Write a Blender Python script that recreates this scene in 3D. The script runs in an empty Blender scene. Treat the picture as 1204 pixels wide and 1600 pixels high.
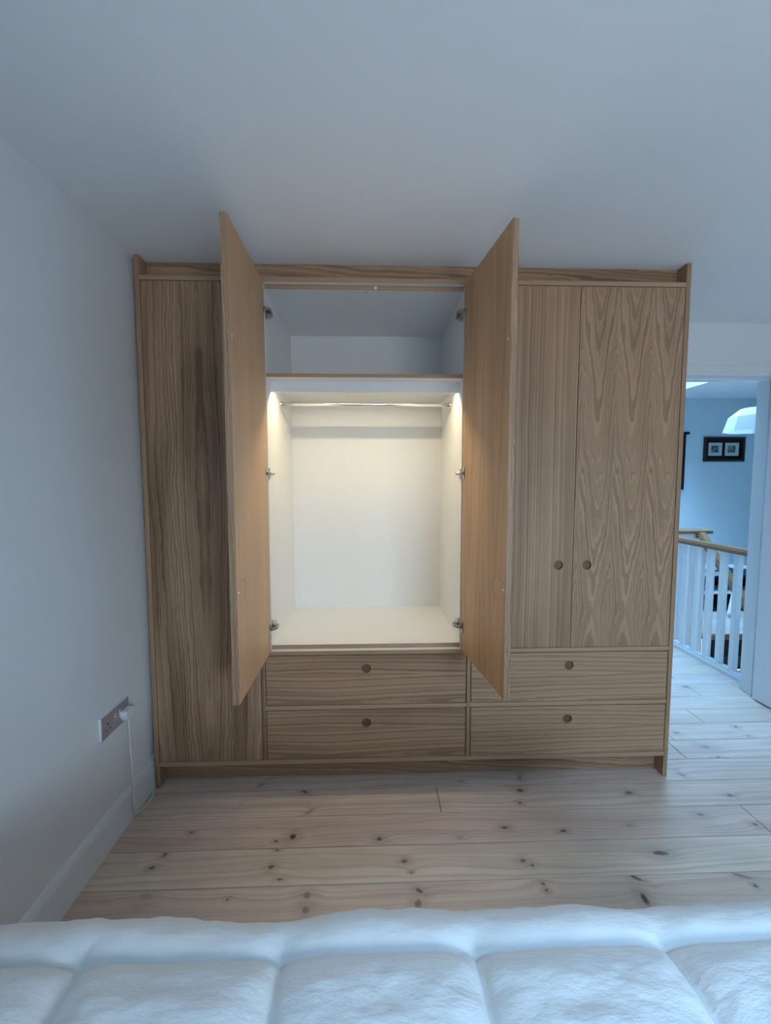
import bpy, bmesh, math, random
from mathutils import Vector, Matrix, noise

S = bpy.context.scene
COL = S.collection
random.seed(7)

# ------------------------------------------------------------------ camera
cam_d = bpy.data.cameras.new('camera')
cam_d.sensor_fit = 'HORIZONTAL'
cam_d.sensor_width = 36.0
cam_d.lens = 646.28 / 1204.0 * 36.0
cam_d.clip_start = 0.02
cam = bpy.data.objects.new('camera', cam_d)
COL.objects.link(cam)
yaw, pitch, roll = 0.0314, -0.0710, -0.0012
fwd = Vector((math.sin(yaw) * math.cos(pitch), math.cos(yaw) * math.cos(pitch), math.sin(pitch)))
rgt = Vector((math.cos(yaw), -math.sin(yaw), 0.0))
upv = rgt.cross(fwd)
r2 = rgt * math.cos(roll) + upv * math.sin(roll)
u2 = -rgt * math.sin(roll) + upv * math.cos(roll)
m = Matrix((r2, u2, -fwd)).transposed().to_4x4()
m.translation = (0.9994, -1.8385, 1.4003)
cam.matrix_world = m
S.camera = cam

# ------------------------------------------------------------------ light, exposure
S.view_settings.view_transform = 'Standard'
S.view_settings.look = 'None'
S.view_settings.exposure = 0.0
S.view_settings.gamma = 1.0
S.view_settings.use_curve_mapping = False
S.cycles.use_denoising = True
S.cycles.max_bounces = 10
S.cycles.diffuse_bounces = 7
S.cycles.glossy_bounces = 4
S.cycles.transparent_max_bounces = 12
S.cycles.sample_clamp_indirect = 6.0

SKY_STRENGTH = 34.0
LED_STRENGTH = 88.0
world = bpy.data.worlds.new('overcast_sky')
S.world = world
world.use_nodes = True
wn = world.node_tree
wn.nodes.clear()
w_out = wn.nodes.new('ShaderNodeOutputWorld')
w_bg = wn.nodes.new('ShaderNodeBackground')
w_tc = wn.nodes.new('ShaderNodeTexCoord')
w_sep = wn.nodes.new('ShaderNodeSeparateXYZ')
w_rmp = wn.nodes.new('ShaderNodeValToRGB')
w_rmp.color_ramp.elements[0].position = 0.0
w_rmp.color_ramp.elements[0].color = (0.36, 0.38, 0.38, 1)
w_rmp.color_ramp.elements[1].position = 0.06
w_rmp.color_ramp.elements[1].color = (0.60, 0.78, 0.95, 1)
w_e = w_rmp.color_ramp.elements.new(1.0)
w_e.color = (0.235, 0.565, 1.0, 1)
wn.links.new(w_tc.outputs['Generated'], w_sep.inputs[0])
wn.links.new(w_sep.outputs['Z'], w_rmp.inputs[0])
wn.links.new(w_rmp.outputs['Color'], w_bg.inputs['Color'])
w_bg.inputs['Strength'].default_value = SKY_STRENGTH
wn.links.new(w_bg.outputs[0], w_out.inputs[0])


def portal(name, loc, rot, sx, sy):
    d = bpy.data.lights.new(name, 'AREA')
    d.shape = 'RECTANGLE'
    d.size, d.size_y = sx, sy
    d.cycles.is_portal = True
    o = bpy.data.objects.new(name, d)
    o.location, o.rotation_euler = loc, rot
    COL.objects.link(o)


# unseen roof and wall windows added behind the camera for daylight, landing roof window
WX0, WX1, WY0, WY1 = 1.50, 2.40, -3.15, -2.15
VX0, VX1, VZ0, VZ1 = 1.75, 2.60, 0.95, 1.90
SX0, SX1, SY0, SY1 = 3.12, 4.22, 1.15, 2.50
portal('sky_portal', ((WX0 + WX1) / 2, (WY0 + WY1) / 2, 2.60), (0, 0, 0), WX1 - WX0, WY1 - WY0)
portal('sky_portal', ((VX0 + VX1) / 2, -3.46, (VZ0 + VZ1) / 2), (math.radians(90), 0, 0), VX1 - VX0, VZ1 - VZ0)
portal('sky_portal', ((SX0 + SX1) / 2, (SY0 + SY1) / 2, 2.60), (0, 0, 0), SX1 - SX0, SY1 - SY0)


# ------------------------------------------------------------------ node helper
class NT:
    def __init__(self, name):
        self.mat = bpy.data.materials.new(name)
        self.mat.use_nodes = True
        self.t = self.mat.node_tree
        self.t.nodes.clear()
        self.out = self.t.nodes.new('ShaderNodeOutputMaterial')

    def put(self, sock, v):
        if isinstance(v, bpy.types.NodeSocket):
            self.t.links.new(v, sock)
        elif v is not None:
            sock.default_value = v

    def math(self, op, a, b=None, c=None, clamp=False):
        n = self.t.nodes.new('ShaderNodeMath')
        n.operation = op
        n.use_clamp = clamp
        for i, v in enumerate((a, b, c)):
            if v is not None:
                self.put(n.inputs[i], v)
        return n.outputs[0]

    def vmath(self, op, a, b=None):
        n = self.t.nodes.new('ShaderNodeVectorMath')
        n.operation = op
        self.put(n.inputs[0], a)
        if b is not None:
            self.put(n.inputs[1], b)
        return n.outputs[0]

    def coords(self):
        return self.t.nodes.new('ShaderNodeTexCoord').outputs['Object']

    def sep(self, v):
        n = self.t.nodes.new('ShaderNodeSeparateXYZ')
        self.put(n.inputs[0], v)
        return n.outputs[0], n.outputs[1], n.outputs[2]

    def comb(self, x, y, z):
        n = self.t.nodes.new('ShaderNodeCombineXYZ')
        for i, v in enumerate((x, y, z)):
            self.put(n.inputs[i], v)
        return n.outputs[0]

    def noise(self, vec, scale, detail=2.0, rough=0.5, dims='3D', w=None):
        n = self.t.nodes.new('ShaderNodeTexNoise')
        n.noise_dimensions = dims
        if vec is not None:
            self.put(n.inputs['Vector'], vec)
        if w is not None:
            self.put(n.inputs['W'], w)
        n.inputs['Scale'].default_value = scale
        n.inputs['Detail'].default_value = detail
        n.inputs['Roughness'].default_value = rough
        return n.outputs[0]

    def smooth(self, v, a, b, lo=0.0, hi=1.0):
        n = self.t.nodes.new('ShaderNodeMapRange')
        n.interpolation_type = 'SMOOTHSTEP'
        self.put(n.inputs[0], v)
        n.inputs[1].default_value, n.inputs[2].default_value = a, b
        n.inputs[3].default_value, n.inputs[4].default_value = lo, hi
        return n.outputs[0]

    def mix(self, f, a, b):
        n = self.t.nodes.new('ShaderNodeMix')
        n.data_type = 'RGBA'
        self.put(n.inputs[0], f)
        self.put(n.inputs[6], a if isinstance(a, bpy.types.NodeSocket) else (*a, 1))
        self.put(n.inputs[7], b if isinstance(b, bpy.types.NodeSocket) else (*b, 1))
        return n.outputs[2]

    def bump(self, h, strength=0.2, dist=0.001):
        n = self.t.nodes.new('ShaderNodeBump')
        n.inputs['Strength'].default_value = strength
        n.inputs['Distance'].default_value = dist
        self.put(n.inputs['Height'], h)
        return n.outputs[0]

    def bsdf(self, color, rough=0.5, metal=0.0, normal=None, spec=0.5, **kw):
        n = self.t.nodes.new('ShaderNodeBsdfPrincipled')
        self.put(n.inputs['Base Color'], color if isinstance(color, bpy.types.NodeSocket) else (*color, 1))
        self.put(n.inputs['Roughness'], rough)
        n.inputs['Metallic'].default_value = metal
        n.inputs['Specular IOR Level'].default_value = spec
        if normal is not None:
            self.t.links.new(normal, n.inputs['Normal'])
        for k, v in kw.items():
            self.put(n.inputs[k], v)
        self.t.links.new(n.outputs[0], self.out.inputs[0])
        return self.mat


def flat(name, color, rough=0.5, metal=0.0, var=0.04, scale=14.0, bump=0.0, bscale=300.0, spec=0.5):
    """plain material with a faint procedural mottling"""
    n = NT(name)
    c = n.coords()
    f = n.noise(c, scale, 3.0)
    dark = tuple(x * (1 - var) for x in color)
    light = tuple(min(1.0, x * (1 + var)) for x in color)
    col = n.mix(f, dark, light)
    nm = n.bump(n.noise(c, bscale, 2.0), bump, 0.0006) if bump else None
    return n.bsdf(col, rough, metal, nm, spec)


OAK_LIGHT = (0.490, 0.298, 0.176)
OAK_DARK = (0.162, 0.088, 0.046)


def oak(name, along='Z', leaf=None, taper=0.0, turn=None, centre=0.0, depth=0.03, freq=120.0,
        wob=0.006, strength=1.0, seed=0.0, light=OAK_LIGHT, dark=OAK_DARK, slope=0.0, streak=0.35, mirror=False):
    """oak veneer: growth rings cut by the face (crown cut when taper > 0), fine pores, slow colour drift"""
    n = NT(name)
    x, y, z = n.sep(n.coords())
    if along == 'Z':
        a, u = z, n.math('ADD', x, n.math('MULTIPLY', y, 0.83))
    elif along == 'X':
        a, u = x, n.math('ADD', z, n.math('MULTIPLY', y, 0.83))
    else:
        a, u = y, n.math('ADD', x, n.math('MULTIPLY', z, 0.83))
    if leaf:      # slip-matched leaves repeat the same figure
        u = n.math('SUBTRACT', n.math('FLOORED_MODULO', n.math('ADD', n.math('SUBTRACT', u, centre), leaf / 2), leaf), leaf / 2)
        centre = 0.0
    elif mirror:  # book-matched pair
        u = n.math('ABSOLUTE', n.math('SUBTRACT', u, centre))
        centre = 0.0
    v = n.comb(u, n.math('MULTIPLY', a, 0.16), seed)
    warp = n.math('SUBTRACT', n.noise(v, 9.0, 3.0, 0.55), 0.5)
    uu = n.math('ADD', n.math('SUBTRACT', u, centre), n.math('MULTIPLY', warp, wob * 6))
    if slope:
        uu = n.math('ADD', uu, n.math('MULTIPLY', a, slope))
    rad = n.math('SQRT', n.math('ADD', n.math('MULTIPLY', uu, uu), depth * depth))
    if taper:
        s = a if turn is None else n.math('ABSOLUTE', n.math('SUBTRACT', a, turn))
        rad = n.math('SUBTRACT', rad, n.math('MULTIPLY', s, taper))
    fine_w = n.math('MULTIPLY', n.math('SUBTRACT', n.noise(n.comb(u, n.math('MULTIPLY', a, 0.22), seed + 3), 60.0, 2.0), 0.5), wob)
    ph = n.math('ADD', rad, fine_w)
    band = n.noise(None, freq, 1.6, 0.6, '1D', n.math('ADD', ph, seed * 0.37))
    ring = n.smooth(band, 0.34, 0.66)
    pore = n.noise(n.comb(n.math('MULTIPLY', u, 420.0), n.math('MULTIPLY', a, 9.0), seed), 1.0, 2.0, 0.6)
    pore = n.smooth(pore, 0.50, 0.74)
    drift = n.noise(n.comb(u, n.math('MULTIPLY', a, 0.12), seed + 9), 7.0, 2.0)
    drift = n.smooth(drift, 0.35, 0.70)
    k = n.math('ADD', n.math('MULTIPLY', ring, 0.52 * strength), n.math('MULTIPLY', pore, 0.26 * strength))
    k = n.math('ADD', k, n.math('MULTIPLY', drift, streak), clamp=True)
    col = n.mix(k, light, dark)
    nm = n.bump(n.math('ADD', n.math('MULTIPLY', pore, -1.0), n.math('MULTIPLY', ring, -0.3)), 0.12, 0.0006)
    return n.bsdf(col, 0.46, 0.0, nm, 0.35)


M_OAK_V = oak('oak_straight', 'Z', freq=95, wob=0.004, strength=0.8, seed=1, centre=-0.4)
M_OAK_EDGE = oak('oak_lipping', 'Z', freq=150, wob=0.012, strength=0.85, seed=5.3, centre=0.55, slope=0.012, streak=0.2)
M_OAK_EDGE_X = oak('oak_lipping_horizontal', 'X', freq=120, wob=0.004, strength=0.5, seed=4, centre=-0.3, streak=0.2, light=(0.51, 0.32, 0.20), dark=(0.24, 0.135, 0.075))
M_OAK_FASCIA = oak('oak_fascia', 'X', freq=90, wob=0.012, strength=0.95, seed=8.1, centre=2.31, slope=0.06, depth=0.02)
M_OAK_FLAME = oak('oak_crown_cut', 'Z', leaf=0.156, taper=0.105, turn=0.80, centre=2.005, depth=0.022, freq=98, wob=0.015, strength=0.85, seed=2.2, streak=0.25)
M_OAK_LEFT = oak('oak_long_crown_cut', 'Z', mirror=True, taper=-0.034, turn=1.40, centre=0.257, depth=0.016, freq=84, wob=0.012, strength=0.95, seed=6.4, streak=0.55)
M_OAK_PALE = oak('oak_inner_face_straight', 'Z', freq=80, wob=0.004, strength=0.45, seed=3, centre=-0.5, streak=0.18, light=(0.61, 0.385, 0.222), dark=(0.31, 0.175, 0.09))
M_OAK_INNER = oak('oak_inner_face_crown', 'Z', leaf=0.27, taper=0.05, centre=0.20, depth=0.02, freq=62, wob=0.006, strength=0.6, seed=7.7, streak=0.28, light=(0.60, 0.370, 0.205), dark=(0.30, 0.165, 0.08))
M_OAK_DRAW_A = oak('oak_drawer_middle', 'X', leaf=0.257, taper=0.030, turn=0.78, centre=0.395, depth=0.012, freq=92, wob=0.005, strength=0.88, seed=11, streak=0.35)
M_OAK_DRAW_B = oak('oak_drawer_right', 'X', leaf=0.257, taper=0.02, turn=1.62, centre=0.385, depth=0.012, freq=92, wob=0.005, strength=0.88, seed=14, streak=0.25)
M_OAK_PULL = oak('oak_recess_shaded', 'Z', freq=120, wob=0.004, strength=0.9, seed=21, light=(0.22, 0.125, 0.07), dark=(0.11, 0.06, 0.033))  # shade of the recess put into a darker oak colour
M_OAK_BACKDISC = oak('oak_plug', 'Z', freq=130, wob=0.008, strength=0.6, seed=23, slope=0.9, centre=0.3, streak=0.15, light=(0.60, 0.375, 0.21), dark=(0.31, 0.175, 0.09))
M_RAIL = oak('oak_handrail', 'Y', freq=60, wob=0.004, strength=0.6, seed=31, light=(0.31, 0.155, 0.075), dark=(0.18, 0.085, 0.04))
M_RAIL_X = oak('oak_handrail_cross', 'X', freq=60, wob=0.004, strength=0.6, seed=33, light=(0.31, 0.155, 0.075), dark=(0.18, 0.085, 0.04))
M_MELAMINE = flat('white_melamine', (0.82, 0.81, 0.79), 0.38, var=0.012)
M_WALL = flat('white_wall_paint', (0.80, 0.81, 0.81), 0.85, var=0.018, scale=5.0, bump=0.10, bscale=180.0, spec=0.2)
M_WALL_BLUE = flat('pale_blue_landing_wall', (0.60, 0.69, 0.73), 0.85, var=0.018, scale=5.0, bump=0.10, bscale=180.0, spec=0.2)  # landing walls bluer and darker than the bedroom walls
M_CEIL = flat('white_ceiling_paint', (0.89, 0.885, 0.88), 0.9, var=0.012, scale=4.0, bump=0.08, bscale=180.0, spec=0.15)
M_GLOSS = flat('white_satin_paint', (0.80, 0.82, 0.83), 0.35, var=0.015)
M_STEEL = flat('brushed_nickel', (0.62, 0.60, 0.57), 0.28, 1.0, var=0.05, scale=60)
M_CHROME = flat('polished_chrome', (0.82, 0.82, 0.83), 0.10, 1.0, var=0.02)
M_DARKSTEEL = flat('hinge_steel', (0.36, 0.35, 0.34), 0.3, 1.0, var=0.1, scale=90)
M_PLASTIC = flat('white_plastic', (0.80, 0.81, 0.82), 0.35, var=0.01)
M_PLATE = flat('satin_steel_plate', (0.50, 0.46, 0.47), 0.42, 0.45, var=0.05, scale=30)
M_BLACK = flat('black_wood', (0.008, 0.007, 0.008), 0.6, var=0.2, spec=0.2)
M_FRAME = flat('dark_mahogany', (0.022, 0.009, 0.008), 0.45, var=0.25, scale=40)
M_STAIR_DARK = flat('stairwell_dark', (0.025, 0.023, 0.022), 0.95, var=0.3, scale=80, bump=0.5)  # darkness of the stairwell put into the tread and lower floor colour
M_TEAL = flat('teal_card', (0.03, 0.085, 0.12), 0.6, var=0.1)
M_MOUNT = flat('grey_mount_card', (0.62, 0.64, 0.58), 0.8, var=0.02)
M_VOID = flat('matt_black', (0.004, 0.004, 0.004), 0.8)
M_MATTRESS = flat('mattress_ticking', (0.7, 0.7, 0.68), 0.9, var=0.05)
M_SUB = flat('subfloor_board', (0.05, 0.04, 0.03), 0.9, var=0.2)
M_CORD = flat('white_flex', (0.74, 0.73, 0.70), 0.45, var=0.02)


def emission(name, col, strength):
    n = NT(name)
    e = n.t.nodes.new('ShaderNodeEmission')
    e.inputs[0].default_value = (*col, 1)
    e.inputs[1].default_value = strength
    n.t.links.new(e.outputs[0], n.out.inputs[0])
    return n.mat


M_LED = emission('led_diffuser', (1.0, 0.84, 0.52), LED_STRENGTH)


def glass(name, ior=1.45):
    n = NT(name)
    tr = n.t.nodes.new('ShaderNodeBsdfTransparent')
    gl = n.t.nodes.new('ShaderNodeBsdfGlossy')
    gl.inputs['Roughness'].default_value = 0.02
    fr = n.t.nodes.new('ShaderNodeFresnel')
    fr.inputs[0].default_value = ior
    mx = n.t.nodes.new('ShaderNodeMixShader')
    n.t.links.new(fr.outputs[0], mx.inputs[0])
    n.t.links.new(tr.outputs[0], mx.inputs[1])
    n.t.links.new(gl.outputs[0], mx.inputs[2])
    n.t.links.new(mx.outputs[0], n.out.inputs[0])
    return n.mat


M_GLASS = glass('clear_window_glass')
M_PICGLASS = glass('coated_picture_glass', 1.10)


def shade_mat():
    n = NT('white_paper_shade')
    c = n.coords()
    col = n.mix(n.noise(c, 30.0, 2.0), (0.62, 0.63, 0.62), (0.70, 0.70, 0.69))
    d = n.t.nodes.new('ShaderNodeBsdfDiffuse')
    t = n.t.nodes.new('ShaderNodeBsdfTranslucent')
    n.t.links.new(col, d.inputs[0])
    n.t.links.new(col, t.inputs[0])
    mx = n.t.nodes.new('ShaderNodeMixShader')
    mx.inputs[0].default_value = 0.4
    n.t.links.new(d.outputs[0], mx.inputs[1])
    n.t.links.new(t.outputs[0], mx.inputs[2])
    n.t.links.new(mx.outputs[0], n.out.inputs[0])
    return n.mat


M_SHADE = shade_mat()


def fabric_mat():
    n = NT('white_cotton_quilt')
    c = n.coords()
    col = n.mix(n.noise(c, 6.0, 3.0), (0.71, 0.70, 0.68), (0.78, 0.77, 0.745))
    x, y, z = n.sep(c)
    cr = n.noise(n.comb(n.math('MULTIPLY', x, 1.0), n.math('MULTIPLY', y, 2.2), z), 34.0, 4.0, 0.55)
    fine = n.noise(c, 900.0, 1.0)
    h = n.math('ADD', cr, n.math('MULTIPLY', fine, 0.05))
    return n.bsdf(col, 0.9, 0.0, n.bump(h, 0.45, 0.007), 0.2, **{'Sheen Weight': 0.25})


M_QUILT = fabric_mat()


def board_mat(name, seed, tint, knots=(), wild=True):
    """pale soaped pine: long grain that bends round the knots"""
    n = NT(name)
    x, y, z = n.sep(n.coords())
    v = n.comb(n.math('MULTIPLY', x, 0.35), n.math('MULTIPLY', y, 3.2), seed)
    wv = n.math('SUBTRACT', n.noise(v, 3.0, 3.0), 0.5)
    phase = n.math('ADD', y, n.math('MULTIPLY', wv, 0.10))
    wr = n.noise(n.comb(x, y, seed), 55.0, 2.0)
    wrp = n.math('MULTIPLY', n.math('SUBTRACT', wr, 0.5), 0.9)
    kd = None
    for (kx, ky, rx, ry, dk, ang) in knots:
        dx, dy = n.math('SUBTRACT', x, kx), n.math('SUBTRACT', y, ky)
        ca, sa = math.cos(ang), math.sin(ang)
        p = n.math('MULTIPLY', n.math('ADD', n.math('MULTIPLY', dx, ca), n.math('MULTIPLY', dy, sa)), 1 / rx)
        q = n.math('MULTIPLY', n.math('SUBTRACT', n.math('MULTIPLY', dy, ca), n.math('MULTIPLY', dx, sa)), 1 / ry)
        d = n.math('SQRT', n.math('ADD', n.math('MULTIPLY', p, p), n.math('MULTIPLY', q, q)))
        d = n.math('ADD', d, wrp)
        g = n.math('DIVIDE', 0.020, n.math('ADD', 1.0, n.math('MULTIPLY', n.math('MULTIPLY', d, d), 0.22)))
        sgn = 1.0 if random.random() < 0.5 else -1.0
        phase = n.math('ADD', phase, n.math('MULTIPLY', g, sgn))
        core = n.smooth(d, 0.35, 1.25, dk, 0.0)
        halo = n.smooth(d, 0.8, 3.6, dk * 0.28, 0.0)
        one = n.math('MAXIMUM', core, halo)
        kd = one if kd is None else n.math('MAXIMUM', kd, one)
    if wild:
        vo = n.t.nodes.new('ShaderNodeTexVoronoi')
        vo.inputs['Scale'].default_value = 1.0
        n.put(vo.inputs['Vector'], n.comb(n.math('MULTIPLY', x, 3.2), n.math('MULTIPLY', y, 6.6), seed * 1.7))
        d2 = n.math('ADD', vo.outputs['Distance'], n.math('MULTIPLY', wrp, 0.05))
        one = n.smooth(d2, 0.035, 0.10, 0.75, 0.0)
        kd = one if kd is None else n.math('MAXIMUM', kd, one)
    band = n.noise(None, 62.0, 1.5, 0.55, '1D', n.math('ADD', phase, seed))
    grain = n.smooth(band, 0.36, 0.72)
    fib = n.noise(n.comb(n.math('MULTIPLY', x, 7.0), n.math('MULTIPLY', y, 330.0), seed), 1.0, 2.0)
    blotch = n.noise(n.comb(n.math('MULTIPLY', x, 0.8), n.math('MULTIPLY', y, 4.0), seed + 5), 2.4, 3.0)
    base = n.mix(n.smooth(blotch, 0.35, 0.7), tuple(0.79 * t for t in tint), tuple(0.66 * t for t in tint))
    k = n.math('ADD', n.math('MULTIPLY', grain, 0.34), n.math('MULTIPLY', n.smooth(fib, 0.4, 0.8), 0.14), clamp=True)
    col = n.mix(k, base, tuple(t * s for t, s in zip(tint, (0.40, 0.33, 0.28))))
    if kd is not None:
        col = n.mix(kd, col, (0.060, 0.034, 0.026))
    rough = n.math('ADD', 0.34, n.math('MULTIPLY', fib, 0.14))
    return n.bsdf(col, rough, 0.0, n.bump(n.math('MULTIPLY', k, -1.0), 0.08, 0.0008), 0.45)


# ------------------------------------------------------------------ mesh helpers
def link(name, bm, mat, parent=None, smooth=False, kind=None):
    me = bpy.data.meshes.new(name)
    bm.normal_update()
    bm.to_mesh(me)
    bm.free()
    for m_ in (mat if isinstance(mat, (list, tuple)) else [mat]):
        me.materials.append(m_)
    if smooth:
        for p in me.polygons:
            p.use_smooth = True
    o = bpy.data.objects.new(name, me)
    COL.objects.link(o)
    if parent is not None:
        o.parent = parent
        if parent.type == 'EMPTY':
            o.matrix_parent_inverse = Matrix.Translation(-parent.location)
    if kind:
        o['kind'] = kind
    return o


def thing(name, label, cat, loc=(0, 0, 0), group=None):
    o = bpy.data.objects.new(name, None)
    o.empty_display_size = 0.1
    o.location = loc
    COL.objects.link(o)
    tag(o, label, cat, group)
    return o


def tag(o, label, cat, group=None):
    o['label'] = label
    o['category'] = cat
    if group:
        o['group'] = group
    return o


def struct(o):
    o['kind'] = 'structure'
    return o


def add_box(bm, x0, x1, y0, y1, z0, z1, bev=0.0, mi=0):
    r = bmesh.ops.create_cube(bm, size=1.0)
    vs = r['verts']
    for v in vs:
        v.co = Vector((x0 + (v.co.x + 0.5) * (x1 - x0), y0 + (v.co.y + 0.5) * (y1 - y0), z0 + (v.co.z + 0.5) * (z1 - z0)))
    fs = list({f for v in vs for f in v.link_faces})
    for f in fs:
        f.material_index = mi
    if bev:
        es = list({e for v in vs for e in v.link_edges})
        r2_ = bmesh.ops.bevel(bm, geom=es, offset=bev, segments=1, affect='EDGES', profile=0.5)
        for f in r2_['faces']:
            f.material_index = mi
    return vs


def box(name, x0, x1, y0, y1, z0, z1, mat, parent=None, bev=0.0012, kind=None):
    bm = bmesh.new()
    add_box(bm, x0, x1, y0, y1, z0, z1, bev)
    return link(name, bm, mat, parent, kind=kind)


def white_face(o, nz):
    """the flat face of an oak-lipped white board"""
    o.data.materials.append(M_MELAMINE)
    for p in o.data.polygons:
        if p.normal.z * nz > 0.95:
            p.material_index = 1


def add_tube(bm, pts, r, n=10, cap=True):
    pts = [Vector(p) for p in pts]
    rings = []
    up = Vector((0.13, 0.27, 0.95)).normalized()
    for i, p in enumerate(pts):
        a = pts[max(i - 1, 0)]
        b = pts[min(i + 1, len(pts) - 1)]
        t = (b - a).normalized()
        s = t.cross(up)
        if s.length < 0.05:
            s = t.cross(Vector((1, 0, 0)))
        s.normalize()
        w = s.cross(t)
        rr = r[i] if isinstance(r, (list, tuple)) else r
        rings.append([bm.verts.new(p + s * math.cos(k * 2 * math.pi / n) * rr + w * math.sin(k * 2 * math.pi / n) * rr) for k in range(n)])
    for a, b in zip(rings, rings[1:]):
        for k in range(n):
            bm.faces.new((a[k], a[(k + 1) % n], b[(k + 1) % n], b[k]))
    if cap:
        bm.faces.new(list(reversed(rings[0])))
        bm.faces.new(rings[-1])
    bmesh.ops.recalc_face_normals(bm, faces=bm.faces[:])


def spline(pts, per=8):
    pts = [Vector(p) for p in pts]
    P = [2 * pts[0] - pts[1]] + pts + [2 * pts[-1] - pts[-2]]
    out = []
    for i in range(1, len(P) - 2):
        for k in range(per):
            t = k / per
            a, b, c, d = P[i - 1], P[i], P[i + 1], P[i + 2]
            out.append(0.5 * ((2 * b) + (c - a) * t + (2 * a - 5 * b + 4 * c - d) * t * t + (3 * b - a - 3 * c + d) * t ** 3))
    out.append(pts[-1])
    return out


def add_lathe(bm, prof, n=24, centre=(0, 0, 0), axis='Z'):
    """prof: (radius, height) pairs"""
    c = Vector(centre)
    rings = []
    for r, h in prof:
        ring = []
        for k in range(n):
            a = 2 * math.pi * k / n
            if axis == 'Z':
                p = Vector((r * math.cos(a), r * math.sin(a), h))
            elif axis == 'Y':
                p = Vector((r * math.cos(a), h, r * math.sin(a)))
            else:
                p = Vector((h, r * math.cos(a), r * math.sin(a)))
            ring.append(bm.verts.new(c + p))
        rings.append(ring)
    for a, b in zip(rings, rings[1:]):
        for k in range(n):
            bm.faces.new((a[k], a[(k + 1) % n], b[(k + 1) % n], b[k]))
    return rings


def extrude_profile(bm, prof, axis, a0, a1):
    """closed profile of 2-D points swept along an axis; for 'Y' points are (x, z), for 'X' (y, z), for 'Z' (x, y)"""
    def mk(p, a):
        if axis == 'Y':
            return bm.verts.new((p[0], a, p[1]))
        if axis == 'X':
            return bm.verts.new((a, p[0], p[1]))
        return bm.verts.new((p[0], p[1], a))
    A = [mk(p, a0) for p in prof]
    B = [mk(p, a1) for p in prof]
    n = len(prof)
    for i in range(n):
        bm.faces.new((A[i], A[(i + 1) % n], B[(i + 1) % n], B[i]))
    bm.faces.new(list(reversed(A)))
    bm.faces.new(B)
    bmesh.ops.recalc_face_normals(bm, faces=bm.faces[:])


def holed_face(bm, x0, x1, z0, z1, y, hx, hz, r, flip, n=32):
    """flat face in the plane y with a round hole; returns the ring of the hole"""
    s = min(r * 1.4, hx - x0 - 0.001, x1 - hx - 0.001, hz - z0 - 0.001, z1 - hz - 0.001)
    ring, sq = [], []
    for k in range(n):
        a = 2 * math.pi * k / n
        c, d = math.cos(a), math.sin(a)
        ring.append(bm.verts.new((hx + r * c, y, hz + r * d)))
        m_ = max(abs(c), abs(d))
        sq.append(bm.verts.new((hx + s * c / m_, y, hz + s * d / m_)))

    def face(vs):
        bm.faces.new(vs if flip else list(reversed(vs)))
    for k in range(n):
        face((ring[k], ring[(k + 1) % n], sq[(k + 1) % n], sq[k]))
    def quad(a, b, c, d):
        face([bm.verts.new((a, y, c)), bm.verts.new((a, y, d)), bm.verts.new((b, y, d)), bm.verts.new((b, y, c))])
    quad(x0, hx - s, z0, z1)
    quad(hx + s, x1, z0, z1)
    quad(hx - s, hx + s, z0, hz - s)
    quad(hx - s, hx + s, hz + s, z1)
    return ring


def front_mesh(x0, x1, z0, z1, t, pull, r=0.0215, depth=0.013, back=False):
    """door or drawer front: face at y=0 with a round blind pull, thickness t; back=True cuts a shallow round seat in the inner face"""
    bm = bmesh.new()
    hx, hz = pull
    ring = holed_face(bm, x0, x1, z0, z1, 0.0, hx, hz, r, False)
    n = len(ring)
    low = [bm.verts.new((v.co.x, depth, v.co.z)) for v in ring]
    for k in range(n):
        bm.faces.new((ring[k], low[k], low[(k + 1) % n], ring[(k + 1) % n]))
    bm.faces.new(low)
    if back:
        r2_ = holed_face(bm, x0, x1, z0, z1, t, hx, hz, 0.039, True)
        dp = t - 0.003
        low2 = [bm.verts.new((v.co.x, dp, v.co.z)) for v in r2_]
        for k in range(n):
            bm.faces.new((r2_[k], r2_[(k + 1) % n], low2[(k + 1) % n], low2[k]))
        bm.faces.new(list(reversed(low2)))
    else:
        bm.faces.new([bm.verts.new(p) for p in ((x0, t, z0), (x0, t, z1), (x1, t, z1), (x1, t, z0))])
    # rim, second material: solid lipping
    for (a, b) in (((x0, z0), (x1, z0)), ((x1, z0), (x1, z1)), ((x1, z1), (x0, z1)), ((x0, z1), (x0, z0))):
        f = bm.faces.new([bm.verts.new(p) for p in ((a[0], 0, a[1]), (b[0], 0, b[1]), (b[0], t, b[1]), (a[0], t, a[1]))])
        f.material_index = 1
    return bm


def disc(bm, hx, hz, r, y0, y1, n=28):
    prof = [(0.0001, y0), (r, y0), (r, y1), (0.0001, y1)]
    add_lathe(bm, prof, n, (hx, 0, hz), 'Y')
    bmesh.ops.recalc_face_normals(bm, faces=bm.faces[:])


# ------------------------------------------------------------------ room shell
ZC = 2.357
XL = -0.022
YB = 0.66
DX0, DX1, DZ = 2.70, 3.488, 2.045      # doorway opening
YB2 = 0.79                              # landing side of that wall
XR, YF = 3.95, -3.40


def wall_mesh(boxes):
    bm = bmesh.new()
    for b in boxes:
        add_box(bm, *b)
    return bm


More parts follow.
